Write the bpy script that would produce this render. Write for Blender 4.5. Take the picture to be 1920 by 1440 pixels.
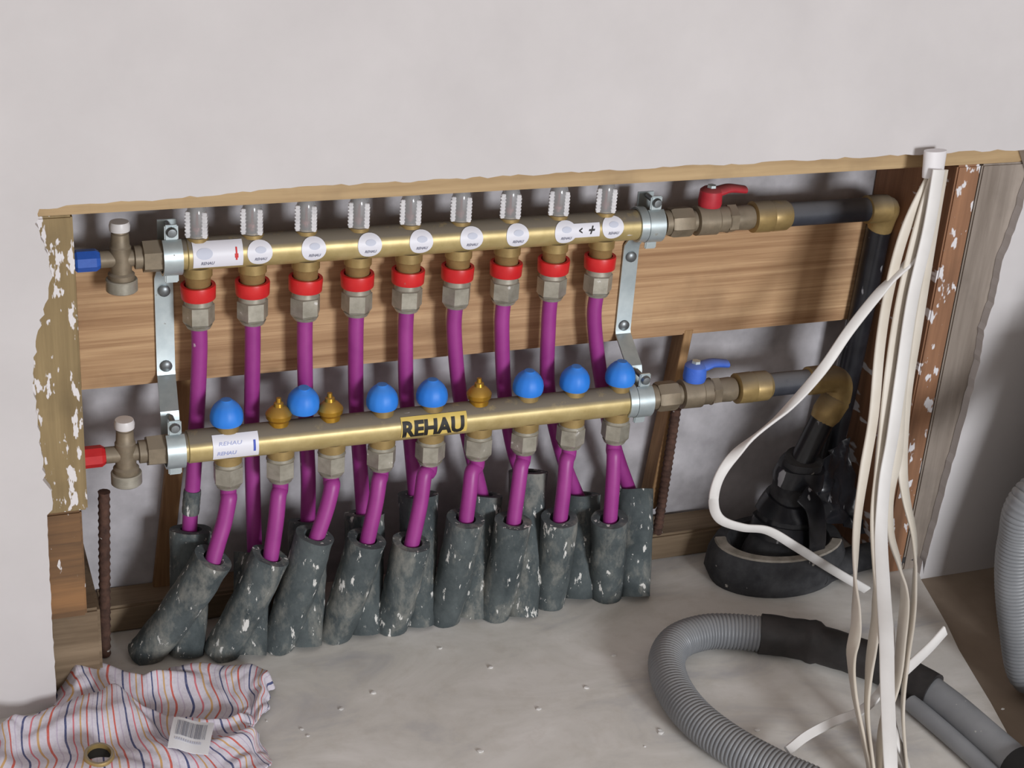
import bpy, bmesh, math, random
import numpy as np
from mathutils import Vector, Matrix, noise
from mathutils.geometry import tessellate_polygon

for o in list(bpy.data.objects):
    bpy.data.objects.remove(o)
SC = bpy.context.scene
COL = SC.collection
random.seed(7)
PI = math.pi

# ------------------------------------------------------------------ camera
F_PX = 3024.7
YAW, PITCH, ROLL = .3883, .4414, .0736
CAM = Vector((-.2686, -1.5044, 1.0381))
_fw = Vector((math.sin(YAW) * math.cos(PITCH), math.cos(YAW) * math.cos(PITCH), -math.sin(PITCH)))
_rt = Vector((math.cos(YAW), -math.sin(YAW), 0))
_up = _rt.cross(_fw)
RT = math.cos(ROLL) * _rt + math.sin(ROLL) * _up
UP = -math.sin(ROLL) * _rt + math.cos(ROLL) * _up
FW = _fw
cam_data = bpy.data.cameras.new('camera')
cam_data.sensor_fit = 'HORIZONTAL'
cam_data.sensor_width = 36
cam_data.lens = 36 * F_PX / 1920
cam_data.clip_start = .02
cam = bpy.data.objects.new('camera', cam_data)
COL.objects.link(cam)
cam.matrix_world = Matrix(((RT.x, UP.x, -FW.x, CAM.x), (RT.y, UP.y, -FW.y, CAM.y), (RT.z, UP.z, -FW.z, CAM.z), (0, 0, 0, 1)))
SC.camera = cam

# ------------------------------------------------------------------ light
world = bpy.data.worlds.new('world')
SC.world = world
world.use_nodes = True
world.node_tree.nodes['Background'].inputs[0].default_value = (1, .93, .88, 1)
world.node_tree.nodes['Background'].inputs[1].default_value = .48
wl = bpy.data.lights.new('window_light', 'AREA')
wl.shape = 'RECTANGLE'
wl.size, wl.size_y = .62, .7
wl.energy = 76
wl.color = (.93, .965, 1)
wlo = bpy.data.objects.new('window_light', wl)
COL.objects.link(wlo)
wlo.location = (.92, -3.3, .88)
wlo.rotation_euler = (Vector((.35, 0, .35)) - Vector(wlo.location)).to_track_quat('-Z', 'Y').to_euler()
SC.view_settings.view_transform = 'Standard'
SC.view_settings.look = 'None'
SC.view_settings.exposure = 0
SC.view_settings.gamma = 1


# ------------------------------------------------------------------ survey helpers (photo pixel -> point at a known depth or height)
def _ray(px, py):
    return FW + RT * ((px - 960) / F_PX) - UP * ((py - 720) / F_PX)


def at_y(px, py, y):
    d = _ray(px, py)
    return CAM + d * ((y - CAM.y) / d.y)


def at_z(px, py, z=0.):
    d = _ray(px, py)
    return CAM + d * ((z - CAM.z) / d.z)


# ------------------------------------------------------------------ materials
def lin(r, g, b):
    f = lambda c: (c / 255 / 12.92) if c / 255 <= .04045 else ((c / 255 + .055) / 1.055) ** 2.4
    return (f(r), f(g), f(b), 1)


class NT:
    def __init__(s, name):
        s.m = bpy.data.materials.new(name)
        s.m.use_nodes = True
        s.t = s.m.node_tree
        s.b = s.t.nodes['Principled BSDF']

    def n(s, typ, **kw):
        x = s.t.nodes.new(typ)
        for k, v in kw.items():
            setattr(x, k, v)
        return x

    def l(s, a, b):
        s.t.links.new(a, b)

    def pos(s, scale=(1, 1, 1), rot=(0, 0, 0)):
        g = s.n('ShaderNodeNewGeometry')
        mp = s.n('ShaderNodeMapping')
        mp.inputs['Scale'].default_value = scale
        mp.inputs['Rotation'].default_value = rot
        s.l(g.outputs['Position'], mp.inputs['Vector'])
        return mp.outputs['Vector']

    def noise(s, vec, scale, detail=4, rough=.6, dist=0):
        x = s.n('ShaderNodeTexNoise')
        x.inputs['Scale'].default_value = scale
        x.inputs['Detail'].default_value = detail
        x.inputs['Roughness'].default_value = rough
        x.inputs['Distortion'].default_value = dist
        s.l(vec, x.inputs['Vector'])
        return x.outputs['Fac']

    def ramp(s, fac, stops):
        x = s.n('ShaderNodeValToRGB')
        e = x.color_ramp.elements
        while len(e) < len(stops):
            e.new(.5)
        for i, (p, c) in enumerate(stops):
            e[i].position = p
            e[i].color = c if len(c) == 4 else tuple(c) + (1,)
        s.l(fac, x.inputs['Fac'])
        return x.outputs['Color']

    def mask(s, fac, lo, hi):
        x = s.n('ShaderNodeMapRange')
        x.inputs['From Min'].default_value = lo
        x.inputs['From Max'].default_value = hi
        s.l(fac, x.inputs['Value'])
        return x.outputs['Result']

    def mix(s, fac, a, b):
        x = s.n('ShaderNodeMix', data_type='RGBA')
        if isinstance(fac, (int, float)):
            x.inputs[0].default_value = fac
        else:
            s.l(fac, x.inputs[0])
        for v, i in ((a, 6), (b, 7)):
            if isinstance(v, tuple):
                x.inputs[i].default_value = v
            else:
                s.l(v, x.inputs[i])
        return x.outputs[2]

    def math(s, op, a, b):
        x = s.n('ShaderNodeMath', operation=op)
        for v, i in ((a, 0), (b, 1)):
            if isinstance(v, (int, float)):
                x.inputs[i].default_value = v
            else:
                s.l(v, x.inputs[i])
        return x.outputs[0]

    def bump(s, h, strength, dist=.002):
        x = s.n('ShaderNodeBump')
        x.inputs['Strength'].default_value = strength
        x.inputs['Distance'].default_value = dist
        s.l(h, x.inputs['Height'])
        s.l(x.outputs['Normal'], s.b.inputs['Normal'])

    def out(s, col, rough=.5, metal=0):
        if isinstance(col, tuple):
            s.b.inputs['Base Color'].default_value = col
        else:
            s.l(col, s.b.inputs['Base Color'])
        for v, k in ((rough, 'Roughness'), (metal, 'Metallic')):
            if isinstance(v, (int, float)):
                s.b.inputs[k].default_value = v
            else:
                s.l(v, s.b.inputs[k])
        return s.m


def surf(name, c1, c2, scale=30, rough=.6, metal=0, bump=0, stretch=(1, 1, 1), rot=(0, 0, 0), dust=None, splat=None, detail=4):
    """two-tone noise surface; dust = (colour, amount) that settles on upward faces; splat = (colour, scale, threshold, stretch)"""
    t = NT(name)
    v = t.pos(stretch, rot)
    n = t.noise(v, scale, detail)
    col = t.ramp(n, [(.3, lin(*c1)), (.7, lin(*c2))])
    met = metal
    rg = rough
    if dust:
        g = t.n('ShaderNodeNewGeometry')
        sp = t.n('ShaderNodeSeparateXYZ')
        t.l(g.outputs['Normal'], sp.inputs[0])
        up = t.mask(sp.outputs['Z'], dust[2] if len(dust) > 2 else .15, dust[3] if len(dust) > 3 else .75)
        dn = t.mask(t.noise(t.pos(), 45, 5), .15, .42)
        k = t.math('MULTIPLY', t.math('MULTIPLY', up, dn), dust[1])
        col = t.mix(k, col, lin(*dust[0]))
        if metal:
            met = t.math('MULTIPLY', t.math('SUBTRACT', 1, k), metal)
        rg = t.math('ADD', rough, t.math('MULTIPLY', k, .9 - rough))
    if splat:
        sv = t.pos(splat[3] if len(splat) > 3 else (1, 1, 1), splat[4] if len(splat) > 4 else (0, 0, 0))
        k = t.mask(t.noise(sv, splat[1], 3, .55), splat[2], splat[2] + .03)
        col = t.mix(k, col, lin(*splat[0]))
        if metal:
            pm = met
            met = t.math('MULTIPLY', t.math('SUBTRACT', 1, k), pm)
    if bump:
        t.bump(n, bump)
    return t.out(col, rg, met)


def wood(name, dark, light, axis, scale, rough=.75, splat=None, gloss_bump=.25):
    t = NT(name)
    st = [9., 9., 9.]
    st[axis] = .55 * min(1, 9 / scale)
    v = t.pos(tuple(st))
    big = t.noise(v, scale * .35, 2, .5, .6)
    fine = t.noise(v, scale * 2.2, 4, .6, .3)
    f = t.math('ADD', t.math('MULTIPLY', big, .62), t.math('MULTIPLY', fine, .38))
    col = t.ramp(f, [(.34, lin(*dark)), (.5, lin(*[(a + b) / 2 for a, b in zip(dark, light)])), (.66, lin(*light))])
    stain = t.mask(t.noise(t.pos(), 11, 4), .52, .75)
    col = t.mix(t.math('MULTIPLY', stain, .4), col, lin(*[c * .72 for c in dark]))
    if splat:
        sv = t.pos(splat[3], splat[4] if len(splat) > 4 else (0, 0, 0))
        k = t.mask(t.noise(sv, splat[1], 3, .6), splat[2], splat[2] + .03)
        col = t.mix(k, col, lin(*splat[0]))
    t.bump(f, gloss_bump)
    return t.out(col, rough)


def plain(name, c, rough=.5, metal=0):
    return NT(name).out(lin(*c), rough, metal)


M = {}
M['plaster'] = surf('white_wall_plaster', (198, 193, 193), (206, 201, 201), 9, .9, bump=.08, detail=6)
M['back_plaster'] = surf('grey_rough_plaster', (150, 146, 149), (202, 198, 202), 13, .95, bump=.35, detail=5)
t = NT('dusty_screed')
a = t.noise(t.pos((1, 2.0, 1), (0, 0, .35)), 5.5, 6, .62, .8)
b = t.noise(t.pos(), 38, 5, .65)
c = t.ramp(a, [(.3, lin(186, 184, 186)), (.48, lin(214, 210, 204)), (.7, lin(232, 228, 224))])
c = t.mix(t.math('MULTIPLY', t.mask(b, .5, .75), .35), c, lin(192, 184, 172))
t.bump(b, .12)
M['floor'] = t.out(c, .85)
M['brown_floor'] = surf('brown_bare_floor', (128, 112, 97), (146, 130, 114), 14, .9, bump=.1)
M['wood'] = wood('raw_spruce', (152, 114, 80), (208, 171, 130), 0, 24)
M['header'] = wood('header_wood', (158, 130, 94), (190, 162, 122), 0, 9)
M['osb'] = wood('plaster_splashed_post', (128, 108, 74), (164, 142, 102), 2, 10, splat=((222, 217, 218), 52, .575, (2.2, 1, .8), (0, .7, 0)))
M['osb_dark'] = wood('dark_post', (94, 70, 48), (146, 106, 68), 0, 10, splat=((215, 210, 208), 60, .66, (2.2, 1, .7), (0, .7, 0)))
M['orange_stud'] = wood('orange_brown_stud', (122, 86, 62), (166, 120, 88), 2, 8, splat=((222, 218, 220), 42, .585, (1.6, .25, .8), (0, .6, 0)))
M['grey_stud'] = wood('grey_weathered_stud', (122, 110, 100), (160, 148, 138), 2, 8)
M['batten'] = wood('dark_batten', (120, 88, 58), (180, 142, 98), 2, 10)
M['plate'] = wood('dirty_sole_plate', (104, 86, 66), (150, 130, 106), 0, 9)
M['brass'] = surf('dusty_brass_bar', (178, 157, 104), (198, 178, 126), 60, .42, .35, dust=((120, 111, 98), 1., .34, .60), splat=((205, 200, 196), 55, .72, (.5, 1, 1)))
M['brass2'] = surf('old_brass', (150, 126, 82), (178, 152, 100), 50, .45, .45, dust=((122, 110, 94), .9, .25, .8))
M['gold'] = surf('bright_brass', (186, 138, 44), (206, 160, 62), 40, .28, .75, dust=((140, 118, 80), .5, .3, .9))
M['dull'] = surf('dull_nickel_brass', (122, 110, 92), (148, 134, 114), 60, .5, .35, dust=((134, 122, 106), .8))
M['nickel'] = surf('nickel_nut', (150, 145, 132), (184, 179, 166), 70, .38, .4, dust=((156, 148, 134), .7), splat=((210, 206, 200), 70, .68))
M['zinc'] = surf('galvanised_steel', (176, 188, 192), (200, 210, 212), 45, .38, .55, splat=((150, 150, 146), 90, .72))
M['screw'] = surf('dark_screw', (112, 116, 118), (140, 144, 146), 90, .4, .7)
M['red'] = surf('red_plastic', (205, 32, 36), (220, 46, 46), 40, .42, splat=((190, 90, 84), 120, .72))
M['redcap'] = surf('red_cap', (190, 30, 36), (206, 44, 46), 60, .45)
M['crimson'] = surf('dusty_red_lever', (172, 34, 48), (196, 50, 62), 50, .5, dust=((130, 80, 78), .6, .3, .9))
M['blue'] = surf('blue_plastic', (38, 124, 226), (52, 138, 236), 30, .5, dust=((96, 140, 200), .5, .55, 1.))
M['bluecap'] = surf('dark_blue_cap', (38, 84, 176), (56, 104, 196), 50, .5)
M['bluelever'] = surf('blue_lever', (52, 96, 200), (72, 116, 216), 50, .5, dust=((120, 130, 170), .5, .4, 1.))
M['purple'] = surf('purple_pipe', (148, 48, 130), (164, 62, 144), 26, .45, splat=((216, 196, 208), 64, .735, (1.3, 1.3, .7)))
t = NT('grey_pipe_foam')
a = t.noise(t.pos((1, 1, .7)), 30, 8, .7)
col = t.ramp(a, [(.3, lin(52, 60, 63)), (.7, lin(94, 101, 102))])
k = t.mask(t.noise(t.pos((1.2, 1.2, .6), (0, .5, 0)), 26, 7, .7), .50, .68)
col = t.mix(t.math('MULTIPLY', k, .62), col, lin(158, 155, 146))
k = t.mask(t.noise(t.pos((1.8, 1.8, .6), (0, .6, 0)), 64, 5, .62), .62, .65)
col = t.mix(k, col, lin(216, 214, 210))
t.bump(a, .5)
M['foam'] = t.out(col, .95)
M['foam_black'] = surf('black_foam', (34, 34, 38), (66, 66, 68), 40, .92, bump=.5, splat=((170, 166, 160), 50, .70))
M['foam_cut'] = surf('dusty_cut_foam', (120, 114, 104), (158, 150, 140), 60, .95, bump=.3)
M['tape'] = surf('black_plastic_wrap', (22, 22, 26), (44, 45, 50), 24, .28, splat=((140, 140, 144), 34, .66, (2.2, 2.2, .8)))
M['black_pipe'] = surf('black_steel_pipe', (44, 46, 54), (62, 64, 72), 40, .5, dust=((112, 110, 112), .8, .1, .9))
M['rust'] = surf('rusty_rebar', (58, 40, 34), (96, 68, 56), 90, .9, bump=.5, splat=((200, 194, 190), 80, .70))
M['cable'] = surf('white_flat_cable', (214, 210, 207), (227, 224, 222), 14, .5)
M['cable_b'] = surf('ivory_flat_cable', (204, 194, 179), (217, 209, 198), 14, .5)
M['tape_white'] = plain('white_tape', (226, 222, 224), .45)
M['hose'] = surf('grey_hose_plastic', (112, 114, 118), (132, 134, 138), 12, .42, dust=((146, 142, 138), .4, .4, 1.))
M['hose_dark'] = surf('dark_hose_plastic', (84, 86, 90), (104, 106, 110), 12, .42)
M['cuff'] = surf('black_rubber_cuff', (30, 28, 28), (52, 48, 48), 40, .6, bump=.4, splat=((120, 116, 112), 50, .72))
M['wand'] = surf('grey_wand', (134, 136, 140), (150, 152, 156), 20, .4, splat=((205, 203, 200), 45, .72))
M['drum'] = plain('dark_drum_plastic', (32, 31, 32), .6)
M['clay'] = surf('brown_clay_plaster', (120, 102, 86), (138, 118, 100), 9, .95, bump=.1)  # brown so the added side wall bounces little light
M['sticker'] = plain('white_sticker', (232, 231, 240), .45)
M['print_grey'] = plain('grey_print', (110, 112, 132), .6)
M['print_bar'] = plain('faded_barcode_print', (140, 142, 154), .6)
M['print_pale'] = plain('pale_print', (206, 210, 226), .6)
M['print_blue'] = plain('blue_print', (70, 90, 190), .6)
M['print_palebl'] = plain('pale_blue_print', (170, 178, 220), .6)
M['print_red'] = plain('red_print', (214, 50, 50), .6)
M['print_black'] = plain('black_print', (28, 24, 20), .6)
M['yellow'] = surf('yellow_label', (214, 184, 92), (224, 196, 108), 40, .5)
M['bleeder'] = plain('white_plastic_knob', (220, 216, 216), .4)
M['paper'] = plain('white_paper', (236, 236, 240), .7)
M['chip'] = plain('plaster_chips', (224, 222, 220), .9)
M['hole'] = plain('dark_rubber_and_bore', (24, 22, 22), .8)
g = NT('clear_plastic')
g.b.inputs['Transmission Weight'].default_value = .72
g.b.inputs['IOR'].default_value = 1.45
M['clear'] = g.out(lin(235, 236, 238), .12)
M['scale'] = surf('white_refraction_strip', (205, 203, 206), (232, 230, 232), 140, .4)  # near-white: bright refraction along the gauge sides put into colour
M['float'] = plain('red_brown_float', (170, 92, 84), .5)
# striped cloth: the weave runs along the cloth's own u coordinate
t = NT('striped_cotton')
uv = t.n('ShaderNodeUVMap')
sp = t.n('ShaderNodeSeparateXYZ')
t.l(uv.outputs[0], sp.inputs[0])
wob = t.math('MULTIPLY', t.math('SUBTRACT', t.noise(t.pos(), 60, 2), .5), .004)
fr = t.math('FRACT', t.math('MULTIPLY', t.math('ADD', sp.outputs[0], wob), 8.2), 0)
x = t.n('ShaderNodeValToRGB')
x.color_ramp.interpolation = 'CONSTANT'
base = lin(208, 202, 212)
stops = [(0, base), (.08, lin(70, 78, 118)), (.135, base), (.29, lin(206, 112, 120)), (.335, base), (.49, lin(202, 160, 104)), (.54, base), (.7, lin(200, 96, 82)), (.755, base), (.9, lin(190, 178, 196)), (.93, base)]
e = x.color_ramp.elements
while len(e) < len(stops):
    e.new(.5)
for i, (p, cc) in enumerate(stops):
    e[i].position = p
    e[i].color = cc
t.l(fr, x.inputs[0])
wv = t.noise(t.pos(), 320, 3)
col = t.mix(t.math('MULTIPLY', t.mask(wv, .4, .7), .25), x.outputs[0], lin(160, 152, 164))
t.bump(wv, .35, .001)
M['cloth'] = t.out(col, .95)

# ------------------------------------------------------------------ mesh helpers
def to_mesh(bm, name, smooth=40):
    me = bpy.data.meshes.new(name)
    bmesh.ops.recalc_face_normals(bm, faces=bm.faces[:])
    bm.to_mesh(me)
    bm.free()
    if smooth:
        me.polygons.foreach_set('use_smooth', [True] * len(me.polygons))
        me.set_sharp_from_angle(angle=math.radians(smooth))
    return me


WLOC = {}


def put(name, me, mat, loc=(0, 0, 0), parent=None, rot=None):
    o = bpy.data.objects.new(name, me)
    if mat is not None and me is not None and not me.materials:
        me.materials.append(M[mat])
    COL.objects.link(o)
    loc = Vector(loc)
    WLOC[o.name] = loc
    if parent is not None:
        o.parent = parent
        o.location = loc - WLOC[parent.name]
    else:
        o.location = loc
    if rot:
        o.rotation_euler = rot
    return o


def part(name, bm, mat, parent=None, smooth=40):
    """mesh built in world coordinates: recentred on its own base point, then linked"""
    vs = [v.co for v in bm.verts]
    lo = Vector([min(v[i] for v in vs) for i in range(3)])
    hi = Vector([max(v[i] for v in vs) for i in range(3)])
    org = Vector(((lo.x + hi.x) / 2, (lo.y + hi.y) / 2, lo.z))
    for v in bm.verts:
        v.co -= org
    return put(name, to_mesh(bm, name, smooth), mat, org, parent)


def tag(o, label, cat, group=None, kind=None):
    o['label'] = label
    o['category'] = cat
    if group:
        o['group'] = group
    if kind:
        o['kind'] = kind
    return o


def thing(name, loc, label, cat, group=None):
    return tag(put(name, None, None, loc), label, cat, group)


def struct(o, label=None):
    o['kind'] = 'structure'
    if label:
        o['label'] = label
    return o


AX = {'x': Vector((1, 0, 0)), 'y': Vector((0, 1, 0)), 'z': Vector((0, 0, 1))}


def lathe(bm, prof, c=(0, 0, 0), axis='z', n=24, flat=None, phase=0):
    """prof = [(along, radius)...]; flat = number of sides for hex-like rows"""
    c = Vector(c)
    w = AX[axis] if isinstance(axis, str) else Vector(axis).normalized()
    u = Vector((0, 0, 1)) if abs(w.z) < .9 else Vector((1, 0, 0))
    u = (u - w * u.dot(w)).normalized()
    v = w.cross(u)
    k = flat or n
    rows = []
    for a, r in prof:
        if r <= 1e-7:
            rows.append([bm.verts.new(c + w * a)])
        else:
            rows.append([bm.verts.new(c + w * a + (u * math.cos(phase + 2 * PI * i / k) + v * math.sin(phase + 2 * PI * i / k)) * r) for i in range(k)])
    for A, B in zip(rows, rows[1:]):
        for i in range(k):
            j = (i + 1) % k
            if len(A) == 1 and len(B) == 1:
                continue
            if len(A) == 1:
                bm.faces.new((A[0], B[i], B[j]))
            elif len(B) == 1:
                bm.faces.new((A[i], A[j], B[0]))
            else:
                bm.faces.new((A[i], A[j], B[j], B[i]))
    for R_, pr in ((rows[0], prof[0]), (rows[-1], prof[-1])):
        if len(R_) > 1 and tuple(prof[0]) != tuple(prof[-1]):
            bm.faces.new(R_)
    if tuple(prof[0]) == tuple(prof[-1]):
        bmesh.ops.remove_doubles(bm, verts=rows[0] + rows[-1], dist=1e-7)
    return bm


def box(bm, a, b, bevel=0):
    a, b = Vector(a), Vector(b)
    lo = Vector([min(a[i], b[i]) for i in range(3)])
    hi = Vector([max(a[i], b[i]) for i in range(3)])
    r = bmesh.ops.create_cube(bm, size=1)
    for v in r['verts']:
        v.co = Vector([(lo[i] + hi[i]) / 2 + v.co[i] * (hi[i] - lo[i]) for i in range(3)])
    if bevel:
        es = list({e for v in r['verts'] for e in v.link_edges})
        bmesh.ops.bevel(bm, geom=es, offset=bevel, segments=2, affect='EDGES')
    return bm


def spline(pts, n=8):
    pts = [Vector(p) for p in pts]
    P = [pts[0] * 2 - pts[1]] + pts + [pts[-1] * 2 - pts[-2]]
    out = []
    for i in range(1, len(P) - 2):
        for k in range(n):
            s = k / n
            a, b, c, d = P[i - 1:i + 3]
            out.append(.5 * (2 * b + (c - a) * s + (2 * a - 5 * b + 4 * c - d) * s * s + (3 * b - a - 3 * c + d) * s ** 3))
    out.append(pts[-1])
    return out


def frames(path, up):
    fr = []
    up = Vector(up).normalized()
    for i, p in enumerate(path):
        t_ = (path[min(i + 1, len(path) - 1)] - path[max(i - 1, 0)]).normalized()
        u = up - t_ * up.dot(t_)
        if u.length < 1e-4:
            u = Vector((1, 0, 0)) - t_ * t_.x
        u.normalize()
        up = u
        fr.append((p, t_, u, t_.cross(u)))
    return fr


def tube(bm, path, r, n=14, caps=True, up=(0, 0, 1), flat=1.0):
    fr = frames(path, up)
    rows = []
    for i, (p, t_, u, v) in enumerate(fr):
        rr = r(i / (len(fr) - 1)) if callable(r) else (r[i] if isinstance(r, (list, tuple)) else r)
        rows.append([bm.verts.new(p + (u * math.cos(2 * PI * k / n) * flat + v * math.sin(2 * PI * k / n)) * rr) for k in range(n)])
    for A, B in zip(rows, rows[1:]):
        for k in range(n):
            bm.faces.new((A[k], A[(k + 1) % n], B[(k + 1) % n], B[k]))
    if caps:
        bm.faces.new(rows[0])
        bm.faces.new(rows[-1])
    return rows


def pipe_wall(bm, path, ro, ri, n=18, up=(0, 1, 0), depth=.03):
    """foam sleeve: outer skin, cut ring at the top and an inner bore"""
    fr = frames(path, up)
    rows = []
    L = len(fr)
    for i, (p, t_, u, v) in enumerate(fr):
        rr = ro(i / (L - 1)) if callable(ro) else ro
        rows.append([bm.verts.new(p + (u * math.cos(2 * PI * k / n) + v * math.sin(2 * PI * k / n)) * rr) for k in range(n)])
    p, t_, u, v = fr[0]
    inner = [bm.verts.new(p + (u * math.cos(2 * PI * k / n) + v * math.sin(2 * PI * k / n)) * ri) for k in range(n)]
    deep = [bm.verts.new(p + t_ * depth + (u * math.cos(2 * PI * k / n) + v * math.sin(2 * PI * k / n)) * ri) for k in range(n)]
    for A, B in list(zip(rows, rows[1:])) + [(inner, rows[0]), (deep, inner)]:
        for k in range(n):
            bm.faces.new((A[k], A[(k + 1) % n], B[(k + 1) % n], B[k]))
    bm.faces.new(rows[-1])
    bm.faces.new(deep)


def ribbon(bm, path, w, th, side):
    """flat cable: rounded rectangle swept along path; side = preferred width direction, may be a list"""
    rows = []
    L = len(path)
    for i, p in enumerate(path):
        t_ = (path[min(i + 1, L - 1)] - path[max(i - 1, 0)]).normalized()
        s_ = Vector(side(i / (L - 1)) if callable(side) else side)
        s_ = (s_ - t_ * s_.dot(t_)).normalized()
        n_ = t_.cross(s_)
        q = [(-.5, -.2), (-.42, -.5), (.42, -.5), (.5, -.2), (.5, .2), (.42, .5), (-.42, .5), (-.5, .2)]
        rows.append([bm.verts.new(p + s_ * (a * w) + n_ * (b * th)) for a, b in q])
    for A, B in zip(rows, rows[1:]):
        for k in range(8):
            bm.faces.new((A[k], A[(k + 1) % 8], B[(k + 1) % 8], B[k]))
    bm.faces.new(rows[0])
    bm.faces.new(rows[-1])


def prism(bm, pts, y0, y1):
    """polygon in (x, z) extruded from y0 to y1"""
    A = [bm.verts.new((p[0], y0, p[1])) for p in pts]
    B = [bm.verts.new((p[0], y1, p[1])) for p in pts]
    for a, b, c in tessellate_polygon([[Vector((p[0], p[1], 0)) for p in pts]]):
        bm.faces.new((A[a], A[b], A[c]))
        bm.faces.new((B[c], B[b], B[a]))
    for i in range(len(pts)):
        j = (i + 1) % len(pts)
        bm.faces.new((A[i], A[j], B[j], B[i]))


def wrap(bm, x, yc, zc, R, th0, w, h, round_=False, thick=.0005, lift=.0003, nu=14, nv=14):
    """thin label wrapped round a bar that runs along x"""
    def P(u, v, r):
        th = th0 + v / R
        return Vector((x + u, yc - r * math.cos(th), zc + r * math.sin(th)))
    grids = []
    for r in (R + lift, R + lift + thick):
        if round_:
            rows = [[bm.verts.new(P(0, 0, r))]]
            for k in range(1, 6):
                rows.append([bm.verts.new(P(w / 2 * k / 5 * math.cos(a), h / 2 * k / 5 * math.sin(a), r)) for a in [2 * PI * i / 28 for i in range(28)]])
            for A, B in zip(rows, rows[1:]):
                for i in range(28):
                    j = (i + 1) % 28
                    if len(A) == 1:
                        bm.faces.new((A[0], B[i], B[j]))
                    else:
                        bm.faces.new((A[i], A[j], B[j], B[i]))
            grids.append(rows[-1])
        else:
            G = [[bm.verts.new(P(-w / 2 + w * i / nu, -h / 2 + h * j / nv, r)) for i in range(nu + 1)] for j in range(nv + 1)]
            for j in range(nv):
                for i in range(nu):
                    bm.faces.new((G[j][i], G[j][i + 1], G[j + 1][i + 1], G[j + 1][i]))
            grids.append(G[0] + [G[j][-1] for j in range(1, nv + 1)] + G[-1][-2::-1] + [G[j][0] for j in range(nv - 1, 0, -1)])
    A, B = grids
    for i in range(len(A)):
        j = (i + 1) % len(A)
        bm.faces.new((A[i], A[j], B[j], B[i]))


def text_flat(s, height, width, bold=0., shear=0.):
    cu = bpy.data.curves.new('lettering', 'FONT')
    cu.body = s
    cu.offset = bold
    cu.shear = shear
    cu.resolution_u = 3
    ob = bpy.data.objects.new('lettering', cu)
    COL.objects.link(ob)
    dg = bpy.context.evaluated_depsgraph_get()
    me = bpy.data.meshes.new_from_object(ob.evaluated_get(dg))
    bpy.data.objects.remove(ob)
    bm = bmesh.new()
    bm.from_mesh(me)
    bpy.data.meshes.remove(me)
    xs = [v.co.x for v in bm.verts]
    ys = [v.co.y for v in bm.verts]
    sx, sy = width / (max(xs) - min(xs)), height / (max(ys) - min(ys))
    for v in bm.verts:
        v.co = Vector(((v.co.x - (max(xs) + min(xs)) / 2) * sx, (v.co.y - (max(ys) + min(ys)) / 2) * sy, 0))
    return bm


def text_wrap(s, x, yc, zc, R, th0, height, width, bold=0., shear=0., dv=0.):
    bm = text_flat(s, height, width, bold, shear)
    for k in range(1, 8):
        bmesh.ops.bisect_plane(bm, geom=bm.verts[:] + bm.edges[:] + bm.faces[:], plane_co=(0, height * (k / 8 - .5), 0), plane_no=(0, 1, 0))
    r = R + .0012
    for v in bm.verts:
        th = th0 + (v.co.y + dv) / R
        v.co = Vector((x + v.co.x, yc - r * math.cos(th), zc + r * math.sin(th)))
    return bm


# ------------------------------------------------------------------ the setting
YF = -.100            # face of the front wall
YB = .065             # back of the recess
fr_pts = [(75, 392), (69, 420), (80, 448), (95, 488), (96, 530), (84, 570), (73, 620), (62, 690), (66, 742), (74, 820), (83, 900), (100, 930), (99, 956), (88, 966), (92, 1060), (97, 1150), (103, 1250), (106, 1322)]
left_edge = []
for (x0, y0), (x1, y1) in zip(fr_pts, fr_pts[1:]):
    k = max(1, int(abs(y1 - y0) / 9))
    for i in range(k):
        jit = 4 if y0 < 955 else 1
        left_edge.append((x0 + (x1 - x0) * i / k + random.uniform(-jit, jit), y0 + (y1 - y0) * i / k))
left_edge = [(p.x, p.z) for p in (at_y(a, b, YF) for a, b in left_edge) if p.z > .004]
top_px = [(75, 392), (140, 385), (300, 374), (440, 362), (560, 352), (640, 347), (900, 333), (1200, 316), (1400, 306), (1740, 288), (1885, 281), (1938, 280)]
top_edge = []
for (x0, y0), (x1, y1) in zip(top_px, top_px[1:]):
    k = max(1, int((x1 - x0) / 14))
    for i in range(k):
        top_edge.append((x0 + (x1 - x0) * i / k, y0 + (y1 - y0) * i / k + random.uniform(-2.2, 2.2)))
top_edge = [(p.x, p.z) for p in (at_y(a, b, YF) for a, b in top_edge)]
right_px = [(1936, 330), (1906, 420), (1880, 490), (1866, 560), (1845, 620), (1838, 680), (1811, 780), (1786, 870), (1761, 960), (1742, 1030), (1728, 1086)]
right_edge = []
for (x0, y0), (x1, y1) in zip(right_px, right_px[1:]):
    for i in range(6):
        right_edge.append((x0 + (x1 - x0) * i / 6 + random.uniform(-1.5, 1.5), y0 + (y1 - y0) * i / 6))
right_edge = [(p.x, p.z) for p in (at_y(a, b, YF) for a, b in right_edge)]
xl = left_edge[-1][0]
bm = bmesh.new()
poly = [(-2., 0), (xl, 0)] + left_edge[::-1] + top_edge[1:] + right_edge + [(.872, .02), (.872, -.0078), (2.4, -.0078), (2.4, 2.5), (-2., 2.5)]
prism(bm, poly, YF, YF + .012)
struct(part('wall_front', bm, 'plaster', smooth=0), 'white plastered front wall with the ragged service opening cut into it')
bm = bmesh.new()
box(bm, (-2, YB, 0), (2.4, YB + .1, 2.5))
struct(part('wall_back', bm, 'back_plaster', smooth=0), 'grey rough plaster at the back of the recess')
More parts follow.
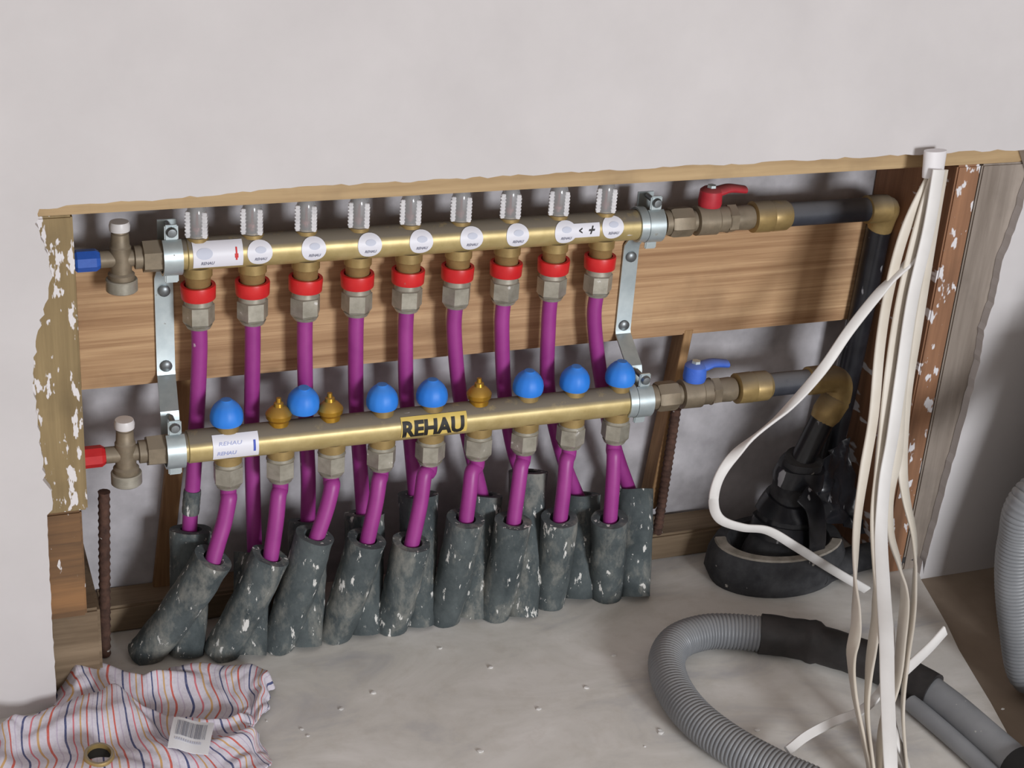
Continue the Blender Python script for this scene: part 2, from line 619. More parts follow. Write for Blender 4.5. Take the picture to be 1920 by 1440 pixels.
# screed with its slanting right edge, and the darker bare floor beyond it
e0, e1 = at_z(1735, 1103), at_z(1902, 1402)
d = (e1 - e0).normalized()
far, near = e0 - d * .3, e0 + d * 2.2
bm = bmesh.new()
pl = [(-2, YB), (far.x, YB)] + [(e0.x + d.x * k + random.uniform(-.002, .002), e0.y + d.y * k) for k in np.arange(-.02, 2.2, .05)] + [(-2, near.y)]
A_ = [bm.verts.new((x_, y_, 0)) for x_, y_ in pl]
B_ = [bm.verts.new((x_, y_, -.06)) for x_, y_ in pl]
bm.faces.new(A_)
bm.faces.new(B_)
for i in range(len(pl)):
    j = (i + 1) % len(pl)
    bm.faces.new((A_[i], A_[j], B_[j], B_[i]))
bmesh.ops.triangulate(bm, faces=[f for f in bm.faces if len(f.verts) > 4])
struct(part('floor', bm, 'floor', smooth=0), 'pale dusty screed floor in front of the recess')
bm = bmesh.new()
box(bm, (-2.5, -3.5, -.16), (2.6, .2, -.008))
struct(part('floor', bm, 'brown_floor', smooth=0), 'dark brown bare floor beyond the slanting screed edge')

bm = bmesh.new()
box(bm, (1.27, -2.6, -.008), (1.40, YF - .001, 2.5))  # side wall added out of view, blocks ambient light from the right
struct(part('wall_right_added', bm, 'clay', smooth=0), 'unseen brown side wall added right of the vacuum cleaner to block light')

# timber of the frame
YS = YF + .0125
bm = bmesh.new()
box(bm, (-.35, YS, .5285), (1.25, YB, .60), .002)
tag(part('header_beam', bm, 'header'), 'long pale wooden header beam just under the white wall', 'beam')
xr = at_y(149, 650, YS).x
bm = bmesh.new()
zsp = at_y(120, 962, YS).z
box(bm, (-.26, YS, zsp), (xr, YB, .5283), .002)
tag(part('wall_stud', bm, 'osb'), 'brown post splashed with white plaster at left of the opening', 'stud')
bm = bmesh.new()
box(bm, (-.26, YS + .001, .10), (xr - .006, YB, zsp - .0005), .002)
tag(part('wood_block', bm, 'osb_dark'), 'dark reddish brown wood block under the splashed left post', 'block')
bm = bmesh.new()
box(bm, (-.26, YS + .012, .0), (xr + .008, YB, .0995), .003)
tag(part('wood_block', bm, 'plate'), 'grey dusty wood block at the very foot of the left post', 'block')
bm = bmesh.new()
box(bm, (.822, YS, 0), (.853, YB, .5283), .002)
tag(part('wall_stud', bm, 'orange_stud'), 'orange brown stud with white plaster splashes behind the cables', 'stud')
bm = bmesh.new()
box(bm, (.8545, YS, 0), (1.0, YB, .5283), .002)
tag(part('wall_stud', bm, 'grey_stud'), 'grey weathered stud between orange stud and right white wall', 'stud')
bm = bmesh.new()
box(bm, (-.118, .030, .296), (.821, .050, .436), .0025)
tag(part('mounting_board', bm, 'wood'), 'wide raw wooden board behind both brass manifolds', 'board')
bm = bmesh.new()
box(bm, (-.11, .022, 0), (.10, YB, .034), .003)
tag(part('sole_plate', bm, 'plate'), 'dusty wooden sole plate on the floor behind the left sleeves', 'timber')
bm = bmesh.new()
box(bm, (.535, .012, 0), (.655, .06, .036), .003)
tag(part('wood_offcut', bm, 'plate'), 'pale wooden offcut on the floor right of the foam sleeves', 'timber')


def slat(name, px_a, px_b, w, d_, y, mat, label):
    a_, b_ = at_y(*px_a, y), at_y(*px_b, y)
    bm = bmesh.new()
    dirv = (b_ - a_)
    off = Vector((w / 2, 0, 0))
    vs = []
    for p in (a_, b_):
        for sx, sy in ((-1, -1), (1, -1), (1, 1), (-1, 1)):
            vs.append(bm.verts.new(p + off * sx + Vector((0, d_ / 2 * sy, 0))))
    for f in ((0, 1, 2, 3), (4, 5, 6, 7), (0, 1, 5, 4), (1, 2, 6, 5), (2, 3, 7, 6), (3, 0, 4, 7)):
        bm.faces.new([vs[i] for i in f])
    bmesh.ops.bevel(bm, geom=bm.edges[:], offset=.001, segments=1, affect='EDGES')
    return tag(part(name, bm, mat), label, 'batten')


slat('wooden_batten', (345, 700), (300, 1122), .019, .010, .056, 'batten', 'slanting thin wooden batten behind the leftmost purple pipe')
slat('wooden_batten', (1283, 610), (1214, 945), .011, .028, .043, 'batten', 'slanting wooden batten right of the blue caps by the right bracket')


def rebar(pa, pb, y0, y1, label):
    a_, b_ = at_y(*pa, y0), at_y(*pb, y1)
    n = 70
    path = [a_.lerp(b_, i / n) for i in range(n + 1)]
    bm = bmesh.new()
    tube(bm, path, [(.0056 if i % 3 else .0066) for i in range(n + 1)], 10, up=(0, 1, 0))
    return tag(part('rebar', bm, 'rust'), label, 'rebar')


rebar((195, 922), (197, 1228), -.018, -.018, 'rusty dark rebar standing upright beside the left post')
rebar((1268, 766), (1232, 1000), .02, .02, 'rusty dark rebar leaning behind the lower ball valve')

# ------------------------------------------------------------------ manifolds
UZ, UY, UR = .450, 0., .0168
LZ, LY, LR = .256, -.040, .0172
NX = [.055 * i for i in range(9)]
LX0 = .0205

# shared part meshes, built round their own centre
bm = bmesh.new(); lathe(bm, [(-.024, .0105), (-.024, .0125), (-.012, .0128), (-.010, .0145), (0, .0145)], n=20)
ME_NECK = to_mesh(bm, 'neck')
bm = bmesh.new(); lathe(bm, [(-.0074, .0140), (-.0074, .0166), (-.0066, .0172), (.0060, .0178), (.0074, .0174), (.0074, .0140), (-.0074, .0140)], n=28)
ME_RING = to_mesh(bm, 'lock_ring')
bm = bmesh.new()
lathe(bm, [(.016, .0110), (.016, .0138), (.010, .0142), (.0095, .0150)], n=24)
lathe(bm, [(.0095, .0135), (.0085, .0162), (-.0095, .0162), (-.0125, .0142)], flat=6)
lathe(bm, [(-.0125, .0138), (-.016, .0122), (-.017, .0088)], n=24)
ME_NUT = to_mesh(bm, 'compression_nut', 30)
bm = bmesh.new()
lathe(bm, [(0, .0100), (.026, .0100), (.031, .0086), (.036, .0062), (.0375, .0045), (.038, 0)], n=24)
ME_GLASS = to_mesh(bm, 'sight_glass')
bm = bmesh.new(); lathe(bm, [(0, .0112), (.004, .0112), (.0045, .0098), (.006, .0098)], n=20)
ME_GBASE = to_mesh(bm, 'base')
bm = bmesh.new()
lathe(bm, [(.001, .0018), (.004, .0018), (.0045, .0040), (.0085, .0040), (.009, .0010), (.022, .0008)], n=12)
ME_FLOAT = to_mesh(bm, 'float')
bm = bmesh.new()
box(bm, (-.0026, -.0078, .001), (.0026, -.0030, .028), .0006)  # white side bar with scale ribs, standing for brightness refracted in the glass
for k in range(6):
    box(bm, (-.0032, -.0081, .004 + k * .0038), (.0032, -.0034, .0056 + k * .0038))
ME_REFRACT = to_mesh(bm, 'scale', 30)
# blue dust cap: ribbed dome, flat-bottomed, hollow underneath
bm = bmesh.new()
rows = []
prof = [(.0005, .0138), (0, .0156), (.003, .0167), (.0085, .0168), (.0140, .0156), (.0190, .0128), (.0225, .0096), (.0246, .0066), (.0260, .0056), (.0264, 0)]
for a_, r in prof:
    if r == 0:
        rows.append([bm.verts.new((0, 0, a_))])
    else:
        rows.append([bm.verts.new((math.cos(2 * PI * i / 48) * r * (1 + (.012 if (i % 4 < 2 and .002 < a_ < .021) else 0)), math.sin(2 * PI * i / 48) * r * (1 + (.012 if (i % 4 < 2 and .002 < a_ < .021) else 0)), a_)) for i in range(48)])
for A, B in zip(rows, rows[1:]):
    for i in range(48):
        j = (i + 1) % 48
        bm.faces.new((A[i], A[j], B[0]) if len(B) == 1 else (A[i], A[j], B[j], B[i]))
bm.faces.new(rows[0])
ME_CAP = to_mesh(bm, 'dust_cap', 50)
bm = bmesh.new()
lathe(bm, [(0, .0085), (0, .0105), (.005, .0105), (.008, .0132), (.0125, .0138), (.015, .0124), (.0190, .0088), (.0210, .0056), (.0245, .0050), (.0255, .0030), (.0300, .0026), (.0305, 0)], n=28)
ME_INSERT = to_mesh(bm, 'valve_insert', 30)
bm = bmesh.new(); lathe(bm, [(0, .0085), (0, .0118), (.010, .0118), (.011, .0108), (.016, .0100)], n=24)
ME_COLLAR = to_mesh(bm, 'valve_collar', 30)


def end_valve(parent, x, y, z, capmat):
    """drain and bleed tee on the left end of a bar"""
    bm = bmesh.new()
    lathe(bm, [(-.028, .0165), (-.010, .0168)], (x - .004, y, z), 'x', flat=6)
    lathe(bm, [(-.036, .0118), (-.028, .0118)], (x - .004, y, z), 'x')
    lathe(bm, [(-.012, .0150), (.0, .0152), (.001, .013), (.012, .013)], (x - .004, y, z), 'x')
    part('union_nut', bm, 'dull', parent, 30)
    bx = x - .053
    bm = bmesh.new()
    lathe(bm, [(-.030, .0105), (-.0295, .0125), (-.016, .0130), (-.014, .0105), (.012, .0105), (.014, .0092), (.026, .0085), (.0265, .0072), (.030, .0070)], (bx, y, z), 'z')
    lathe(bm, [(-.020, .0085), (.018, .0085)], (bx, y, z), 'x')
    body = part('drain_tee', bm, 'dull', parent, 30)
    bm = bmesh.new()
    lathe(bm, [(-.034, .0145), (-.033, .0155), (-.022, .0155), (-.021, .0148)], (bx, y, z), 'z', n=28)
    part('outlet_ring', bm, 'nickel', body, 30)
    bm = bmesh.new()
    lathe(bm, [(.028, .0060), (.029, .0098), (.034, .0102), (.038, .0090), (.0385, 0)], (bx, y, z), 'z')
    part('bleed_screw', bm, 'bleeder', body)
    bm = bmesh.new()
    lathe(bm, [(-.044, 0), (-.044, .0094), (-.042, .0112), (-.024, .0112), (-.020, .0085)], (bx, y, z), 'x', flat=8, phase=.3)
    box(bm, (bx - .050, y - .0035, z - .010), (bx - .043, y + .0035, z + .010), .001)
    part('valve_cap', bm, capmat, body, 30)


def bar_mesh(x0, x1, y, z, R):
    bm = bmesh.new()
    lathe(bm, [(x0, R * .74), (x0, R * .9), (x0 + .012, R * .92), (x0 + .013, R), (x1 - .013, R), (x1 - .012, R * .92), (x1, R * .9), (x1, R * .74)], (0, y, z), 'x', n=40)
    return bm


up_m = thing('heating_manifold', (.22, UY, UZ - UR), 'upper brass manifold bar with clear flow gauges and red lock rings', 'manifold', 'brass heating manifolds')
bar = part('manifold_bar', bar_mesh(-.024, .508, UY, UZ, UR), 'brass', up_m, 30)
for i, x in enumerate(NX):
    rz = random.uniform(0, 1)
    put('outlet_neck', ME_NECK, 'brass2', (x, UY, UZ - UR + .004), up_m)
    put('lock_ring', ME_RING, 'red', (x, UY, UZ - .0405), up_m, (random.uniform(-.03, .03), random.uniform(-.04, .04), rz))
    put('compression_nut', ME_NUT, 'nickel', (x, UY, UZ - .0635), up_m, (0, 0, rz))
    z0 = UZ + UR - .0025
    gl = put('flow_gauge', ME_GLASS, 'clear', (x, UY, z0 + .003), up_m)
    put('gauge_base', ME_GBASE, 'brass2', (x, UY, z0), gl)
    put('float', ME_FLOAT, 'float', (x, UY, z0 + .006), gl)
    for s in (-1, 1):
        put('refraction_strip', ME_REFRACT, 'scale', (x + s * .0079 * math.cos(.3), UY - s * .0079 * math.sin(.3), z0 + .003), gl, (0, 0, -.3))
    if i:
        bm = bmesh.new()
        sx = x + .004 + (.0035 if i in (3, 4, 5) else 0)
        th = .16 if i < 8 else .3
        wrap(bm, sx, UY, UZ, UR, th, .0255, .0265, True)
        st = part('round_sticker', bm, 'sticker', up_m)
        part('sticker_print', text_wrap('REHAU', sx + .001, UY, UZ, UR, th, .0030, .0125, .01, .3, dv=-.0062), 'print_grey', st, 0)
        bm = bmesh.new()
        wrap(bm, sx + .001, UY, UZ, UR, th + .16, .011, .0065, True, .0003, .0009)
        part('sticker_emblem', bm, 'print_pale', st)
bm = bmesh.new(); wrap(bm, .0175, UY, UZ, UR, .24, .0495, .0285)
lb = part('flow_label', bm, 'sticker', up_m)
part('label_print', text_wrap('REHAU', .007, UY, UZ, UR, .24, .0034, .0135, .01, .3, dv=-.0085), 'print_grey', lb, 0)
bm = bmesh.new(); wrap(bm, .004, UY, UZ, UR, .30, .016, .011, True, .0003, .0009)
part('label_emblem', bm, 'print_pale', lb)
bm = bmesh.new(); wrap(bm, .0355, UY, UZ, UR, .22, .0016, .0125, False, .0003, .001)
wrap(bm, .0355, UY, UZ, UR, .10, .0034, .0040, False, .0003, .001)
part('red_arrow', bm, 'print_red', lb)
bm = bmesh.new(); wrap(bm, .4135, UY, UZ, UR, .22, .030, .0150)
lb = part('small_label', bm, 'sticker', up_m)
part('label_print', text_wrap('<', .4060, UY, UZ, UR, .22, .0060, .0040, .03), 'print_black', lb, 0)
part('label_print', text_wrap('+', .4190, UY, UZ, UR, .22, .0085, .0075, .02, .4), 'print_black', lb, 0)
end_valve(up_m, -.022, UY, UZ, 'bluecap')

lo_m = thing('heating_manifold', (.24, LY, LZ - LR), 'lower brass manifold bar with blue dust caps and yellow lettered label', 'manifold', 'brass heating manifolds')
part('manifold_bar', bar_mesh(-.034, .496, LY, LZ, LR), 'brass', lo_m, 30)
GOLD = (1, 2, 5)
LXS = [LX0 + .0550 * j for j in range(9)]
for j, x in enumerate(LXS):
    put('outlet_neck', ME_NECK, 'brass2', (x, LY, LZ - LR + .006), lo_m)
    put('compression_nut', ME_NUT, 'nickel', (x, LY, LZ - .0345), lo_m, (0, 0, random.uniform(0, 1)))
    zt = LZ + LR - .0025
    if j in GOLD:
        put('valve_insert', ME_INSERT, 'gold', (x - .002, LY, zt), lo_m, (random.uniform(-.05, .05), random.uniform(-.05, .05), 0))
    else:
        put('valve_collar', ME_COLLAR, 'brass2', (x, LY, zt), lo_m)
        put('dust_cap', ME_CAP, 'blue', (x - .001, LY, zt + .0085), lo_m, (random.uniform(-.05, .05), random.uniform(-.05, .05), random.uniform(0, 1)))
bm = bmesh.new(); wrap(bm, .0255, LY, LZ, LR, .20, .047, .0275)
lb = part('return_label', bm, 'sticker', lo_m)
part('label_print', text_wrap('REHAU', .020, LY, LZ, LR, .2, .0036, .024, 0, .2, dv=.004), 'print_palebl', lb, 0)
part('label_print', text_wrap('REHAU', .016, LY, LZ, LR, .2, .0042, .020, .02, .2, dv=-.006), 'print_palebl', lb, 0)
bm = bmesh.new(); wrap(bm, .0445, LY, LZ, LR, .16, .0022, .0115, False, .0003, .001)
part('blue_arrow', bm, 'print_blue', lb)
xa, xb = at_y(753, 800, LY - LR).x, at_y(876, 790, LY - LR).x
bm = bmesh.new(); wrap(bm, (xa + xb) / 2, LY, LZ, LR, .2, xb - xa, .0235)
lb = part('brand_label', bm, 'yellow', lo_m)
part('brand_lettering', text_wrap('REHAU', (xa + xb) / 2 - .001, LY, LZ, LR, .2, .0185, (xb - xa) * .94, .045, dv=-.002), 'print_black', lb, 0)
end_valve(lo_m, -.030, LY, LZ, 'redcap')
# the loose cap resting behind the bar between two bare valve inserts
p = at_y(568, 766, LY + .004)
tag(put('dust_cap', ME_CAP, 'blue', p, None, (.12, -.05, .4)), 'loose blue cap resting between two bare golden valve inserts', 'cap')

# right-hand connections
def lever_mesh(x, y, z, L):
    bm = bmesh.new()
    lathe(bm, [(0, .0125), (.004, .0135), (.018, .0125), (.021, .009), (.0215, 0)], (x, y, z), 'z', n=20)
    pts = [(x - .008, y, z + .012), (x + .012, y, z + .017), (x + L * .55, y, z + .019), (x + L, y, z + .0165)]
    tube(bm, spline(pts, 6), lambda s: .0105 - .003 * s, 12, flat=.55)
    return bm


def valve(x0, x1, y, z, R, mat, label, L):
    v = thing('ball_valve', ((x0 + x1) / 2, y, z - R), label, 'valve', 'ball valves')
    bm = bmesh.new()
    w = x1 - x0
    lathe(bm, [(x0, R * .72), (x0, R * .86), (x0 + w * .06, R * .88)], (0, y, z), 'x')
    lathe(bm, [(x0 + w * .06, R * 1.0), (x0 + w * .09, R * 1.08), (x0 + w * .27, R * 1.08), (x0 + w * .30, R * 1.0)], (0, y, z), 'x', flat=8, phase=.2)
    lathe(bm, [(x0 + w * .30, R * .74), (x0 + w * .36, R * .74)], (0, y, z), 'x')
    part('union_nut', bm, 'dull', v, 30)
    bm = bmesh.new()
    lathe(bm, [(x0 + w * .35, R * .8), (x0 + w * .36, R * 1.05), (x0 + w * .58, R * 1.07), (x0 + w * .60, R * .92), (x0 + w * .70, R * .92), (x0 + w * .71, R * 1.0)], (0, y, z), 'x')
    lathe(bm, [(x0 + w * .70, R * 1.02), (x0 + w * .80, R * 1.02)], (0, y, z), 'x', flat=6)
    lathe(bm, [(x0 + w * .80, R * .86), (x0 + w * .95, R * .9), (x0 + w, R * .8)], (0, y, z), 'x')
    lathe(bm, [(R * .8, .0075), (R * 1.2, .0075)], (x0 + w * .52, y, z), 'z', n=16)
    body = part('valve_body', bm, 'dull', v, 30)
    h = part('lever_handle', lever_mesh(x0 + w * .50, y, z + R * 1.05, L), mat, v)
    bm = bmesh.new()
    lathe(bm, [(0, .0055), (.003, .005), (.0035, 0)], (x0 + w * .50, y, z + R * 1.05 + .021), 'z', flat=6)
    part('lever_nut', bm, 'zinc', h, 30)
    return v


valve(.512, .622, UY, UZ, .0160, 'crimson', 'ball valve with dusty red lever on the upper manifold', .042)
valve(.500, .606, LY, LZ, .0160, 'bluelever', 'ball valve with blue lever on the lower manifold', .040)


def coupling(x0, x1, y, z, R, label):
    w = x1 - x0
    bm = bmesh.new()
    lathe(bm, [(x0, R * .8), (x0 + .001, R * 1.0), (x0 + w * .45, R * 1.02), (x0 + w * .5, R * .97), (x0 + w * .55, R * 1.0), (x0 + w * .9, R * .98), (x0 + w, R * .82)], (0, y, z), 'x', n=32)
    return tag(part('brass_coupling', bm, 'brass2', None, 30), label, 'coupling', 'brass couplings')


coupling(.622, .669, UY, UZ, .0178, 'yellow brass coupling between red-lever valve and upper black pipe')
coupling(.608, .652, LY, LZ, .0178, 'yellow brass coupling between blue-lever valve and lower black pipe')
bm = bmesh.new(); lathe(bm, [(.666, .0138), (.776, .0138)], (0, UY, UZ), 'x', n=24)
tag(part('black_pipe', bm, 'black_pipe', None, 40), 'short black pipe at right end of the upper manifold', 'pipe')
bm = bmesh.new()
lathe(bm, [(.772, .0140), (.773, .0165), (.788, .0168), (.800, .0160)], (0, UY, UZ), 'x', n=24)
tube(bm, spline([(.795, UY, UZ), (.803, UY + .004, UZ - .003), (.806, UY + .012, UZ - .016), (.806, UY + .016, UZ - .030)], 5), .0152, 18, up=(0, 1, 0))
tag(part('brass_elbow', bm, 'brass2', None, 40), 'brass elbow turning down at the end of the upper black pipe', 'elbow')
bm = bmesh.new()
tube(bm, spline([(.806, .017, UZ - .028), (.803, .018, .32), (.796, .018, .17), (.785, .016, .05)], 5), .0150, 18, up=(0, 1, 0))
tag(part('black_pipe', bm, 'tape', None, 40), 'tall black wrapped pipe dropping behind the white cables', 'pipe')
bm = bmesh.new(); lathe(bm, [(.648, .0138), (.706, .0138)], (0, LY, LZ), 'x', n=24)
tag(part('black_pipe', bm, 'black_pipe', None, 40), 'short black pipe beside the blue-lever valve', 'pipe')
bm = bmesh.new()
lathe(bm, [(.703, .0140), (.704, .0168), (.722, .0170)], (0, LY, LZ), 'x', n=24)
tube(bm, spline([(.718, LY, LZ), (.738, LY, LZ - .001), (.748, LY, LZ - .010), (.7485, LY, LZ - .030)], 6), .0162, 20, up=(0, 1, 0))
el = part('brass_elbow', bm, 'brass2', None, 40)
tag(el, 'brass elbow turning down at end of the lower manifold pipe', 'elbow')
ddir = (at_y(1490, 880, LY) - at_y(1560, 775, LY)).normalized()
pe = Vector((.7485, LY, LZ - .026))
bm = bmesh.new()
lathe(bm, [(0, .0165), (.003, .0180), (.024, .0180), (.026, .0172), (.034, .0150)], pe, ddir, n=24)
part('elbow_socket', bm, 'brass2', el, 30)
bm = bmesh.new()
p2 = at_y(1478, 915, LY - .01)
tube(bm, spline([pe + ddir * .03, (pe + ddir * .03).lerp(p2, .5), p2, p2 + Vector((-.012, -.006, -.05))], 5), .0150, 18, up=(0, 1, 0))
tag(part('black_pipe', bm, 'tape', None, 40), 'slanting black wrapped pipe entering the big foam collar', 'pipe')

# brackets
def bracket(xu, xl_, xs, label):
    b = thing('manifold_bracket', (xs, .027, .24), label, 'bracket', 'galvanised manifold brackets')
    W = .0188
    yb = .0285
    def strip(pts):
        """flat steel strip bent along (x, y, z) points, width along x"""
        bm = bmesh.new()
        th = .0022
        P = [Vector(p) for p in pts]
        rows = []
        for i, p in enumerate(P):
            t_ = (P[min(i + 1, len(P) - 1)] - P[max(i - 1, 0)]).normalized()
            n_ = Vector((1, 0, 0)).cross(t_).normalized()
            rows.append([bm.verts.new(p + Vector((s * W / 2, 0, 0)) + n_ * q * th / 2) for s, q in ((-1, -1), (1, -1), (1, 1), (-1, 1))])
        for A, B in zip(rows, rows[1:]):
            for k in range(4):
                bm.faces.new((A[k], A[(k + 1) % 4], B[(k + 1) % 4], B[k]))
        bm.faces.new(rows[0])
        bm.faces.new(rows[-1])
        return bm
    x_top = xs
    pts = [(xu, UY + UR + .004, UZ + .030), (xu, UY + UR + .004, UZ - .012), (xu * .6 + xs * .4, UY + UR + .006, UZ - .024), (xs, yb - .002, UZ - .034), (xs, yb - .001, UZ - .04), (xs, yb - .001, .312), (xs, yb - .003, .307), (xl_, LY + LR + .006, .286), (xl_, LY + LR + .004, .281), (xl_, LY + LR + .004, .228)]
    part('bracket_strip', strip(pts), 'zinc', b, 25)
    for z in (.402, .318):
        bm = bmesh.new()
        lathe(bm, [(-.0045, .0), (-.0045, .0040), (-.0028, .0062), (0, .0062)], (xs, yb - .002, z), 'y', n=16)
        part('screw', bm, 'screw', b, 40)
    for (x, y, z, R) in ((xu, UY, UZ, UR), (xl_, LY, LZ, LR)):
        bm = bmesh.new()
        ro, ri = R + .0036, R + .0012
        rows = []
        for i in range(33):
            a = math.radians(112 + (360 - 68 - 24 - 40) * i / 32 + 0)
            cy, cz = math.cos(a - PI / 2 * 0), math.sin(a)
            rows.append([bm.verts.new((x + s * W / 2, y + r * cy, z + r * cz)) for s, r in ((-1, ri), (1, ri), (1, ro), (-1, ro))])
        for A, B in zip(rows, rows[1:]):
            for k in range(4):
                bm.faces.new((A[k], A[(k + 1) % 4], B[(k + 1) % 4], B[k]))
        bm.faces.new(rows[0])
        bm.faces.new(rows[-1])
        cl = part('clamp_strap', bm, 'zinc', b, 30)
        bm = bmesh.new()
        box(bm, (x - W * .36, y - R * .30 - .003, z + R + .001), (x + W * .36, y - R * .30 + .001, z + R + .017), .0012)
        part('clamp_ear', bm, 'zinc', cl, 30)
        bm = bmesh.new()
        box(bm, (x - W * .36, y - R * .30, z - R - .011), (x + W * .36, y - R * .30 + .004, z - R - .001), .0012)
        part('clamp_ear', bm, 'zinc', cl, 30)
        bm = bmesh.new()
        lathe(bm, [(-.0045, 0), (-.004, .0042), (-.0015, .0055), (.0, .0055), (.001, .0030), (UY + UR + .008, .0030)], (x, y - R * .30 - .003, z + R + .010), 'y', n=14)
        part('clamp_screw', bm, 'screw', cl, 30)
        if x == xu and z == UZ and xu > .2 or (z == LZ and xl_ > .2):
            bm = bmesh.new()
            lathe(bm, [(x - .019, R + .0004), (x - .019, R + .0026), (x - .0098, R + .0030), (x - .0098, R + .0004), (x - .019, R + .0004)], (0, y, z), 'x', n=32)
            part('rubber_liner', bm, 'zinc', cl, 30)
    return b


bracket(-.0265, -.0345, -.0300, 'bent galvanised steel bracket at left end of both manifolds')
bracket(.4975, .4870, .4900, 'bent galvanised steel bracket at right end of both manifolds')

# ------------------------------------------------------------------ purple pipes and foam sleeves
ORD = ['leftmost', 'second from left', 'third from left', 'fourth from left', 'fifth, the middle one', 'fourth from right', 'third from right', 'second from right', 'rightmost']
up_px = [
    [(368, 800, 0), (362, 900, -.002), (357, 960, -.004), (355, 1005, -.004)],
    [(472, 800, 0), (475, 950, -.006), (478, 1050, -.010)],
    [(574, 800, 0), (578, 900, -.004), (577, 990, -.006)],
    [(668, 760, 0), (676, 880, -.004), (682, 975, -.006)],
    [(762, 740, 0), (772, 850, -.004), (780, 940, -.006)],
    [(862, 740, 0), (884, 850, -.002), (906, 940, -.004)],
    [(946, 740, 0), (962, 840, -.002), (984, 905, -.004)],
    [(1028, 730, 0), (1056, 860, .002), (1088, 942, .002)],
    [(1126, 705, 0), (1150, 830, .002), (1186, 935, .002)],
]
up_mouth = [(358, 992), (478, 1036), (577, 976), (684, 962), (784, 926), (906, 926), (990, 884), (1092, 926), (1190, 916)]
up_base = [(350, 1226), (466, 1230), (571, 1210), (682, 1186), (784, 1170), (880, 1156), (978, 1154), (1082, 1121), (1190, 1120)]
lo_px = [
    [(429, 935), (420, 980), (408, 1020), (396, 1062)],
    [(522, 930), (517, 980), (506, 1055)],
    [(623, 910), (612, 955), (590, 1018)],
    [(711, 900), (704, 945), (687, 1022)],
    [(796, 890), (788, 945), (770, 1030)],
    [(885, 885), (881, 920), (872, 990)],
    [(977, 875), (971, 920), (961, 992)],
    [(1062, 865), (1058, 910), (1049, 985)],
    [(1151, 855), (1149, 905), (1143, 988)],
]
lo_mouth = [(400, 1046), (507, 1042), (590, 1003), (687, 1010), (771, 1016), (873, 972), (962, 976), (1050, 970), (1143, 972)]
lo_base = [(268, 1230), (412, 1226), (518, 1212), (626, 1192), (732, 1176), (831, 1160), (926, 1152), (1028, 1130), (1136, 1116)]
YFm = -.058
for i in range(9):
    x = NX[i]
    pts = [Vector((x, UY, UZ - .074)), Vector((x, UY, UZ - .11))] + [at_y(a, b, UY + dy) for a, b, dy in up_px[i]]
    bm = bmesh.new()
    tube(bm, spline(pts, 7), .0083, 16, up=(0, 1, 0))
    pp = tag(part('heating_pipe', bm, 'purple'), 'purple pipe from the upper manifold passing behind lower bar, ' + ORD[i], 'pipe', 'purple pipes of the upper manifold')
    if i == 0:
        q = spline(pts, 7)
        seg = [v for v in q if .075 < v.z < .112]
        a_, b_ = at_y(361, 918, -.003), at_y(357, 962, -.004)
        bm = bmesh.new()
        tube(bm, [a_.lerp(b_, k / 6) for k in range(7)], [.0090, .0094, .0091, .0095, .0092, .0094, .0089], 14, up=(0, 1, 0))
        part('tape_wrap', bm, 'foam', pp)
    x = LXS[i]
    pts = [Vector((x, LY, LZ - .047)), Vector((x, LY, LZ - .062))]
    n = len(lo_px[i])
    pts += [at_y(a, b, LY + (YFm - LY) * (k + 1) / n) for k, (a, b) in enumerate(lo_px[i])]
    bm = bmesh.new()
    tube(bm, spline(pts, 7), .0085, 16, up=(0, 1, 0))
    tag(part('heating_pipe', bm, 'purple'), 'short purple pipe below the lower manifold entering a front sleeve, ' + ORD[i], 'pipe', 'purple pipes of the lower manifold')


def sleeve(mouth, base, ym, label, group, r0, r1, rot=0):
    a_ = at_y(*mouth, ym)
    b_ = at_z(*base, .0)
    d1 = (b_ - a_)
    c1 = a_ + d1 * .35 + Vector((0, -.002, -.004))
    c2 = a_ + d1 * .75 + Vector((0, 0, -.004))
    path = spline([a_, c1, c2, b_ + Vector((0, 0, .001))], 7)
    L = len(path)
    # lumpy foam skin
    bm = bmesh.new()
    pipe_wall(bm, path, lambda s: r0 + (r1 - r0) * s, .0118, 22, depth=.02)
    sd = random.uniform(0, 50)
    for v in bm.verts:
        k = noise.noise(v.co * 45 + Vector((sd, 0, 0)))
        v.co += Vector((noise.noise(v.co * 60 + Vector((sd, 9, 0))), noise.noise(v.co * 60 + Vector((3, sd, 0))), .5 * k)) * .0014
        v.co.z = max(v.co.z, .0004)
    return tag(part('foam_sleeve', bm, 'foam', None, 45), label, 'sleeve', group)


for i in range(9):
    sleeve(up_mouth[i], up_base[i], -.005 if i < 7 else .002, 'dark grey foam sleeve in the back row, hugging an upper pipe, ' + ORD[i], 'foam sleeves in the back row', .0224, .0188)
    sleeve(lo_mouth[i], lo_base[i], YFm, 'dark grey foam sleeve in the front row, with open mouth, ' + ORD[i], 'foam sleeves in the front row', .0212, .0192)

